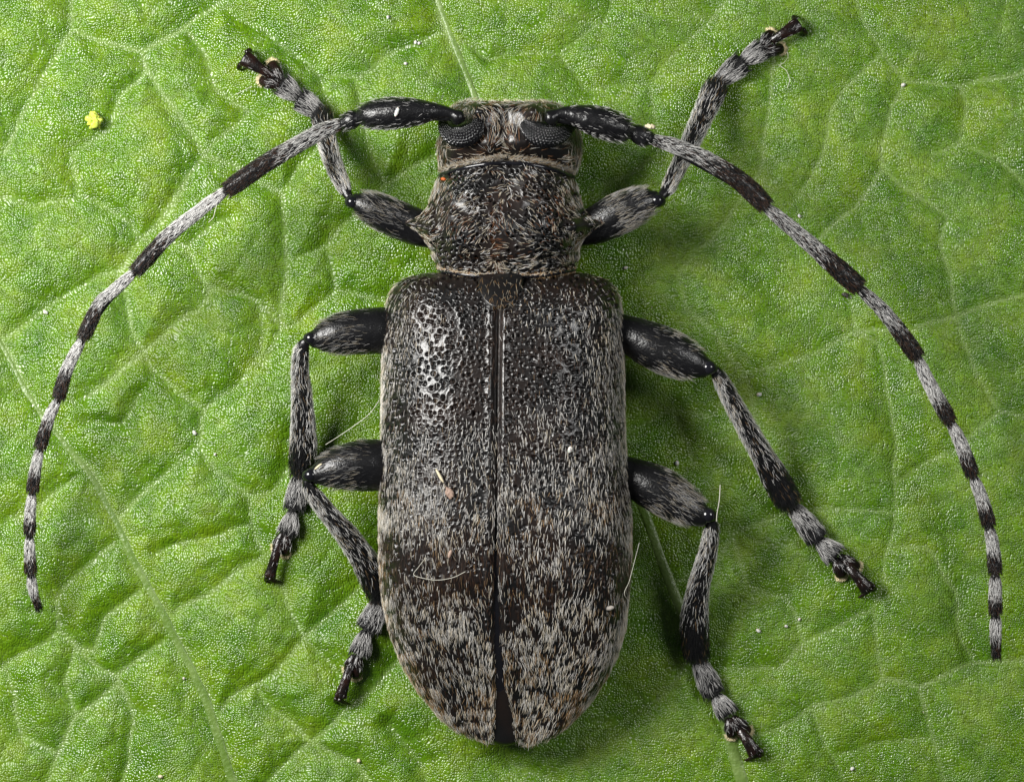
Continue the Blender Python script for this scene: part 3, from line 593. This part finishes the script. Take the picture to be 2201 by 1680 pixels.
# --- legs
def leg(fem, knee, tib, t1, t2, lobes, cseg, claws, fhair=.6, tdark=.68, front=False):
    lz = lambda x, y: leafz(x, y)
    tb = np.array(tib, float); w = np.concatenate([[0], np.cumsum(np.hypot(np.diff(tb[:, 0]), np.diff(tb[:, 1])))]); w /= w[-1]
    tb[:, 2] += (lz(t1[0][0], t1[0][1])+.16+t1[0][2]/200-tb[-1, 2])*w; tib = [tuple(q) for q in tb]
    mid = [fem[0], fem[len(fem)//2], (knee[0], knee[1], knee[2], 8)]+list(tib[1:])
    lg = Tube([(x, y, z, 7) for x, y, z, r in mid], n=60, m=10).build('leg', M_limb, beetle)
    h = Hairs()
    t = Tube(fem, n=48, m=36, rough=.01, seed=3, flat=.82); t.build('femur', M_limb, lg)
    n = 3000; p, nrm, T, tt, ph = t.sample(n, t0=.1, t1=.93)
    kp = rng.random(n) < fhair*smooth(tt, .36, .7)*np.clip(-.3+2.2*vnoise(tt*9, ph*1.6, 1, int(fem[0][0]) % 50), .1, 1.1)*np.where(tt > .85, .6, 1)*np.where(np.abs(np.cos(ph)) > .8, 1.15, .75)
    h.add(p[~kp][:450], nrm[~kp][:450], T[~kp][:450], .12, .008, BLACK*1.6, .3, .2); h.add(p[kp], nrm[kp], T[kp], .19, .0052, np.where((rng.random(kp.sum()) < .4)[:, None], CREAM*.6, GREY*.8), .2, .12)
    kx, ky, kz, kr = knee
    dx, dy = kx-fem[-2][0], ky-fem[-2][1]; l_ = math.hypot(dx, dy); dx, dy = dx/l_, dy/l_
    Tube([(kx-dx*kr*.5, ky-dy*kr*.5, kz+.02, kr*.9), (kx, ky, kz+.03, kr), (kx+dx*kr*.45, ky+dy*kr*.45, kz, kr*.85)], n=12, m=22).build('knee', M_shine, lg)
    t = Tube(tib, n=44, m=24, rough=.01, seed=4, flat=.85, ck=.35); t.build('tibia', M_limb, lg)
    n = 2400; p, nrm, T, tt, ph = t.sample(n, t0=.04)
    stripe = .58+.42*np.sin(ph*2+tt*3)
    wh = rng.random(n) < (1-smooth(tt+rng.normal(0, .05, n), tdark-.08, tdark+.12))*np.clip(stripe, .12, .85)
    col = np.where(wh[:, None], np.where((rng.random(n) < .15)[:, None], CREAM*1.1, WHITE), np.where((rng.random(n) < .05)[:, None], TAN*.6, BLACK*1.2))
    h.add(p, nrm, T, np.where(wh, .21, .17), np.where(wh, .0076, .0085), col, .3, .13)
    for q in (t1, t2):
        c = np.array(q, float); z = [lz(x, y)+.05+r/100*.55 for x, y, r in q]; dv = c[1, :2]-c[0, :2]; c[0, :2] -= dv/np.linalg.norm(dv)*(11 if q is t1 else 6)
        cc = spline([(c[0, 0], c[0, 1], z[0]+.02, c[0, 2]*.78), ((c[0, 0]+c[1, 0])/2, (c[0, 1]+c[1, 1])/2, (z[0]+z[1])/2+.05, c[0, 2]*.4+c[1, 2]*.6), (c[1, 0], c[1, 1], z[1], c[1, 2]*.95)], 12)
        t = Tube(cc, n=20, m=22, flat=.65, ck=.25); t.build('tarsal_segment', M_limb, lg)
        n = 520; p, nrm, T, tt, ph = t.sample(n); wh = rng.random(n) < (1-smooth(tt, .45, .95))*.75
        h.add(p, nrm, T, np.where(wh, .21, .16), .0088, np.where(wh[:, None], GREY*1.25, BLACK*1.5), .36, .14)
    for (a, c_) in lobes:
        za, zc = lz(*a)+.2, lz(*c_)+.11
        t = Tube([(*a, za, 8), ((a[0]+c_[0])/2, (a[1]+c_[1])/2, (za+zc)/2+.05, 13), (*c_, zc, 12)], n=18, m=20, flat=.65); t.build('tarsal_lobe', M_brown, lg)
        n = 70; p, nrm, T, tt, ph = t.sample(n, t1=.6); h.add(p, nrm, T, .13, .011, np.where((rng.random(n) < .4)[:, None], GREY, BLACK*1.5), .35, .2)
        # cream brush pad under the lobe: a low cushion with a fan of short hairs round its tip
        d = np.array([c_[0]-a[0], c_[1]-a[1]], float); d /= np.linalg.norm(d); s_ = np.array([-d[1], d[0]])
        cu = Tube([(c_[0]-d[0]*8, c_[1]-d[1]*8, zc-.07, 9), (c_[0]+d[0]*2, c_[1]+d[1]*2, zc-.08, 11.5), (c_[0]+d[0]*6, c_[1]+d[1]*6, zc-.09, 9)], n=10, m=16, flat=.5)
        th = rng.uniform(-1.75, 1.75, 170); rr = rng.uniform(6, 11, 170); px_, py_ = c_[0]+rr*(np.cos(th)*d[0]+np.sin(th)*s_[0]), c_[1]+rr*(np.cos(th)*d[1]+np.sin(th)*s_[1])
        B = Hairs(); B.add(P(px_, py_, zc-.08+.05*rng.random(170)), np.tile((0, 0, 1.0), (170, 1)), np.stack([np.cos(th)*d[0]+np.sin(th)*s_[0], -(np.cos(th)*d[1]+np.sin(th)*s_[1]), 0*th], 1), .075, .011, np.array((.88, .77, .48)), .1, .2)
        v, cc = B.a[0]; off = cu.V.size//3; fq, ft = hair_faces(len(v), off)
        mk('tarsal_pad', np.concatenate([cu.V.reshape(-1, 3), v.reshape(-1, 3)]), cu.faces()+[fq, ft], M_pad, lg, col=np.concatenate([np.tile((.66, .54, .32), (off, 1)), np.repeat(cc, 10, 0)]))
    (x0, y0, r0), (x1, y1, r1) = cseg; z0, z1 = lz(x0, y0)+.24, lz(x1, y1)+.28
    t = Tube([(x0, y0, z0, r0), ((x0*.6+x1*.4), (y0*.6+y1*.4), z0*.6+z1*.4+.06, r0*.75+r1*.25), (x0*.2+x1*.8, y0*.2+y1*.8, z1+.03, r1*.85), (x1, y1, z1, r1)], n=22, m=20, flat=.6, ck=.2); t.build('claw_segment', M_brown, lg)
    n = 60; p, nrm, T, tt, ph = t.sample(n); h.add(p, nrm, T, .10, .009, np.where((rng.random(n) < .3)[:, None], GREY, BLACK), .4, .2)
    for cl in claws:
        q = [(x, y, max(lz(x, y)+.03, z1-dz), r) for x, y, dz, r in cl]; Tube(q, n=16, m=12).build('claw', M_brown, lg)
    h.build('leg_hair', M_hair, lg)
    return lg
# front left
leg([(960,512,1.3,26),(905,492,1.35,38),(850,470,1.42,40),(805,450,1.5,36),(775,437,1.54,25),(763,432,1.55,17)], (757,434,1.56,14.5),
    [(750,424,1.55,9),(742,408,1.5,13),(722,365,1.3,17),(704,309,1.0,19),(694,262,.72,22),(690,246,.62,19)],
    [(686,240,17),(645,214,24)], [(641,208,14),(609,184,25)], [((604,176),(586,139)), ((598,184),(565,173))], [(590,168,8),(526,125,19)],
    [[(530,113,.05,6),(537,108,.12,5),(541,112,.3,2)], [(518,138,.05,6),(513,146,.15,5),(517,151,.3,2)]], .6, .8)
# front right
leg([(1215,505,1.3,26),(1275,486,1.35,40),(1325,462,1.42,44),(1370,441,1.5,38),(1398,430,1.54,26),(1408,427,1.55,18)], (1414,431,1.56,15.5),
    [(1420,424,1.55,9),(1432,410,1.5,13),(1455,366,1.35,16),(1482,312,1.1,19),(1512,246,.8,22),(1533,200,.65,25),(1542,182,.58,22)],
    [(1548,172,17),(1594,136,25)], [(1598,130,14),(1634,108,23)], [((1634,100),(1657,74)), ((1641,112),(1677,105))], [(1660,87,9),(1716,53,18)],
    [[(1710,42,.05,6),(1706,37,.12,5),(1712,35,.3,2)], [(1726,64,.05,6),(1732,72,.15,5),(1731,77,.3,2)]], .95, .85)
# middle left
leg([(890,715,1.3,34),(835,710,1.35,48),(780,712,1.42,49),(730,718,1.5,44),(690,726,1.55,30),(676,729,1.56,20)], (668,727,1.57,14.5),
    [(660,733,1.55,9),(652,742,1.5,14),(645,785,1.3,17),(648,840,1.1,20),(651,900,.9,24),(652,960,.7,28),(647,1005,.55,24),(645,1018,.5,20)],
    [(643,1030,17),(633,1092,23)], [(629,1104,14),(619,1143,22)], [((617,1150),(612,1186)), ((607,1148),(596,1176))], [(602,1158,9),(580,1238,13)],
    [[(580,1242,.05,7),(592,1249,.15,5),(606,1251,.32,2)], [(574,1238,.05,6),(571,1246,.2,4),(578,1251,.32,2)]], .28, .74)
# middle right
leg([(1280,705,1.3,32),(1345,717,1.35,40),(1400,741,1.42,49),(1450,763,1.48,48),(1490,780,1.54,36),(1513,790,1.55,24)], (1524,790,1.57,16.5),
    [(1532,790,1.55,10),(1542,804,1.5,14),(1584,882,1.2,19),(1633,968,.85,23),(1668,1030,.6,29),(1690,1068,.5,28),(1700,1083,.45,23)],
    [(1711,1097,18),(1757,1157,25)], [(1763,1165,15),(1793,1192,26)], [((1796,1203),(1808,1234)), ((1808,1196),(1840,1217))], [(1824,1217,10),(1864,1264,17)],
    [[(1873,1264,.05,7),(1862,1273,.15,5),(1846,1283,.32,2)], [(1877,1258,.0,5),(1881,1265,.2,4),(1877,1270,.32,2)]], .55, .68)
# hind left
leg([(890,1000,1.3,36),(830,1000,1.35,53),(780,1000,1.42,55),(730,1007,1.5,46),(693,1016,1.55,30),(678,1020,1.56,21)], (667,1021,1.57,15.5),
    [(660,1028,1.55,9),(664,1046,1.5,14),(698,1094,1.3,18),(754,1161,1.0,24),(793,1223,.75,28),(813,1275,.55,24),(817,1288,.5,20)],
    [(816,1294,19),(791,1350,26)], [(785,1362,15),(774,1402,22)], [((771,1412),(764,1450)), ((760,1410),(750,1438))], [(753,1432,9),(732,1496,14)],
    [[(729,1502,.05,7),(739,1509,.15,5),(753,1513,.32,2)], [(723,1500,.05,6),(721,1507,.2,4),(728,1512,.32,2)]], .3, .72)
# hind right
leg([(1285,1000,1.3,32),(1350,1022,1.35,40),(1400,1044,1.42,49),(1450,1072,1.48,47),(1490,1098,1.54,35),(1511,1109,1.55,24)], (1523,1107,1.57,17),
    [(1527,1112,1.55,10),(1530,1128,1.5,14),(1522,1184,1.25,18),(1503,1255,.95,22),(1493,1320,.7,28),(1494,1375,.55,29),(1497,1404,.47,26),(1499,1414,.44,22)],
    [(1504,1426,18),(1533,1489,24)], [(1540,1498,15),(1563,1531,22)], [((1566,1546),(1573,1577)), ((1577,1542),(1605,1570))], [(1592,1568,10),(1623,1617,17)],
    [[(1633,1621,.05,7),(1620,1626,.15,5),(1602,1633,.32,2)], [(1636,1612,.0,5),(1639,1620,.2,4),(1633,1624,.32,2)]], .8, .66)

# ------------------------------------------------------------------ small loose things
def surfz(px, py):
    best = None
    for sd in ely_surf:
        V, PX_, PY_, N_ = ely_surf[sd]; d = (PX_-px)**2+(PY_-py)**2; i = np.unravel_index(np.argmin(d), d.shape)
        if best is None or d[i] < best[0]: best = (d[i], V[i][2])
    return float(best[1])
def lump(name, px, py, z, rx, ry, rz, mat, label, cat, ang=0, seed=0, amp=.25, group=None, res=(16, 22)):
    th = np.linspace(.03, np.pi-.03, res[0])[:, None]; ph = np.linspace(0, 2*np.pi, res[1], endpoint=False)[None]
    r = 1+amp*2*(vnoise(np.sin(th)*np.cos(ph)*3+9, np.sin(th)*np.sin(ph)*3+np.cos(th)*4+9, 1, seed)-.5)
    x, y, zz = rx*r*np.sin(th)*np.cos(ph), ry*r*np.sin(th)*np.sin(ph), rz*r*np.cos(th)*np.ones_like(ph)
    ca, sa_ = math.cos(ang), math.sin(ang); X, Y = x*ca-y*sa_, x*sa_+y*ca
    Vw = np.stack([X/100, -Y/100, zz/100], -1); c = P(px, py, z)
    o = mk(name, Vw, [gridfaces(res[0], res[1], True), np.arange(res[1])[::-1][None], (np.arange(res[1])+(res[0]-1)*res[1])[None]], mat)
    o.location = tuple(float(v) for v in c); return tag(o, label, cat, group)
M_white = plain('white_dust', (.66, .66, .62), .5, .3); M_lime = plain('lime_crumb', (.58, .70, .10), .4, .4); M_cream = plain('cream_crumb', (.66, .58, .40), .6)
M_pink = plain('pale_pink_flake', (.32, .22, .17), .6); M_grey = plain('grey_flake', (.42, .38, .34), .45); M_orange = plain('orange_crumb', (.55, .12, .02), .5); M_dark = plain('dark_crumb', (.03, .025, .02), .5)
M_fib = plain('pale_fibre', (.66, .64, .55), .4)
lump('crumb', 204, 259, leafz(204, 259)+.1, 14, 13, 10, M_lime, 'bright yellow-green crumb lying on the leaf at upper left', 'crumb', .3, 3, .8, None, (30, 40))
lump('flake', 853, 241, 2.78, 4, 10, 3, M_white, 'white oval flake stuck on the thick black left antenna base', 'flake', .35, 4, .08)
lump('flake', 1226, 966, surfz(1226, 966)+.05, 5, 6.5, 5, M_white, 'small white chip on the right wing case', 'flake', .2, 5, .35)
lump('flake', 966, 1060, surfz(966, 1060)+.06, 7, 11, 2.5, M_pink, 'pale pink flake on the left wing case below the straw sliver', 'flake', -.5, 6, .6)
lump('straw_sliver', 945, 1022, surfz(945, 1022)+.09, 3, 17, 3, M_cream, 'cream straw sliver lying on the left wing case', 'sliver', -.5, 7, .1)
lump('flake', 1310, 1306, surfz(1310, 1306)+.06, 10, 5, 4, M_grey, 'grey oval flake near the right edge of the right wing case', 'flake', -.15, 8, .06)
lump('flake', 967, 1190, surfz(967, 1190)+.06, 4, 9, 3, M_pink, 'tiny pink sliver on the dark band of the left wing case', 'flake', .35, 18, .1)
lump('crumb', 1398, 272, 2.45, 9, 5, 5, M_cream, 'cream crumb clinging to the right antenna joint', 'crumb', .2, 9, .5)
lump('crumb', 953, 385, 2.25, 5, 3.5, 4, M_orange, 'orange speck at the front left corner of the thorax shield', 'crumb', .2, 10, .3)
lump('straw_sliver', 684, 1002, 1.85, 2.5, 10, 2.5, M_cream, 'pale straw sliver on the knee of the hind left leg', 'sliver', .9, 11, .1)
lump('crumb', 1817, 634, leafz(1817, 634)+.06, 7, 5, 4, M_dark, 'dark crumb on the leaf beside the right antenna', 'crumb', .5, 12, .5)
for k_, (x, y, r, lb) in enumerate([(893, 91, 5, 'left white grain of the close pair near the top leaf edge of the picture'), (901, 93, 5, 'right white grain of the close pair near the top leaf edge of the picture'),
    (834, 37, 5, 'white grain on the leaf nearest the top edge, left of centre'), (872, 137, 5, 'white grain on the leaf above the left antenna base'), (1632, 847, 7, 'white grain on the leaf right of the middle right knee'),
    (98, 671, 7, 'white grain on the leaf at the far left, left of the antenna'), (418, 930, 6, 'white grain on the leaf between left antenna and middle left leg'), (462, 976, 4, 'tiny white grain in the leaf furrow left of the hind left knee'),
    (771, 1634, 6, 'cream grain on the leaf below the hind left foot'), (1941, 183, 6, 'white grain at the vein fork near the top right'), (1718, 464, 5, 'white grain above the dark band of the right antenna'),
    (1345, 575, 6, 'white grain on the leaf right of the thorax base'), (1455, 995, 7, 'white grain on the leaf between the two right knees'), (1630, 1355, 6, 'white grain on the leaf right of the hind right shin'),
    (395, 1457, 4, 'white grain on the leaf near the bottom of the left pale vein'), (345, 1668, 6, 'cream grain at the very bottom left of the leaf'), (1690, 1345, 5, 'white grain on the leaf below the middle right foot'),
    (1832, 1651, 6, 'white grain at the bottom edge right of the hind right foot'), (1718, 1330, 4, 'tiny white grain just below the middle right claw')]):
    lump('grain', x, y, leafz(x, y)+.03, r*.8, r*.62, r*.6, M_cream if 'cream' in lb else M_white, lb, 'grain', rng.uniform(0, 3), 20+k_, .35, 'pale grains scattered on the leaf', (9, 12))
# finer dust, too many to count
tv, tf, off = [], [], 0
for k_ in range(230):
    x, y = rng.uniform(0, 2200), rng.uniform(0, 1680)
    if x < 1350 and rng.random() < .55: continue
    r = rng.uniform(.7, 1.7); c = P(x, y, leafz(x, y)+.02)
    v = np.array([(1, 0, 0), (-1, 0, 0), (0, 1, 0), (0, -1, 0), (0, 0, 1), (0, 0, -1)])*r/100*rng.uniform(.6, 1.2, (6, 1))+c
    tv.append(v); tf.append(np.array([(0, 2, 4), (2, 1, 4), (1, 3, 4), (3, 0, 4), (2, 0, 5), (1, 2, 5), (3, 1, 5), (0, 3, 5)])+off); off += 6
o = mk('dust', np.concatenate(tv), [np.concatenate(tf)], M_white, kind='stuff'); o['label'] = 'fine white dust specks sprinkled over the leaf'; o['category'] = 'dust'
def fibre(pts, r, label, mat=M_fib): return tag(Tube([(x, y, z, r) for x, y, z in pts], n=50, m=6).build('fibre', mat, None), label, 'fibre')
L_ = leafz
fibre([(700,955,1.9),(730,936,1.9),(765,912,1.95),(795,888,2.0),(815,860,2.1)], .55, 'fine pale fibre between the hind left thigh and the body')
fibre([(1548,1042,1.9),(1546,1075,1.85),(1541,1105,1.75),(1540,1120,1.7)], .9, 'pale bristle standing by the hind right knee')
fibre([(1374,1166,1.9),(1364,1205,2.0),(1352,1250,2.1),(1342,1275,2.2),(1352,1292,2.0)], .5, 'fine pale fibre at the right edge of the right wing case')
zz = lambda x, y: surfz(x, y)+.12
fibre([(x, y, zz(x, y)) for x, y in [(915,1198),(898,1220),(889,1234),(905,1241),(940,1246),(975,1240),(1000,1228)]], .32, 'curled pale fibre on the dark band of the left wing case')
fibre([(1692,112,.5),(1694,122,.4),(1684,136,L_(1684,136)+.1),(1676,140,L_(1676,140)+.06),(1690,152,L_(1690,152)+.08),(1697,172,L_(1697,172)+.08),(1692,190,L_(1692,190)+.05)], .55, 'curled white fibre on the leaf below the front right foot')
fibre([(540,186,L_(540,186)+.05),(525,194,L_(525,194)+.08),(508,203,L_(508,203)+.05)], .5, 'short pale fibre on the leaf below the front left claw')
fibre([(466,440,2.2),(462,455,2.25),(458,468,2.2),(448,478,2.1)], .7, 'fine white fibre lying across the pale part of the left antenna')
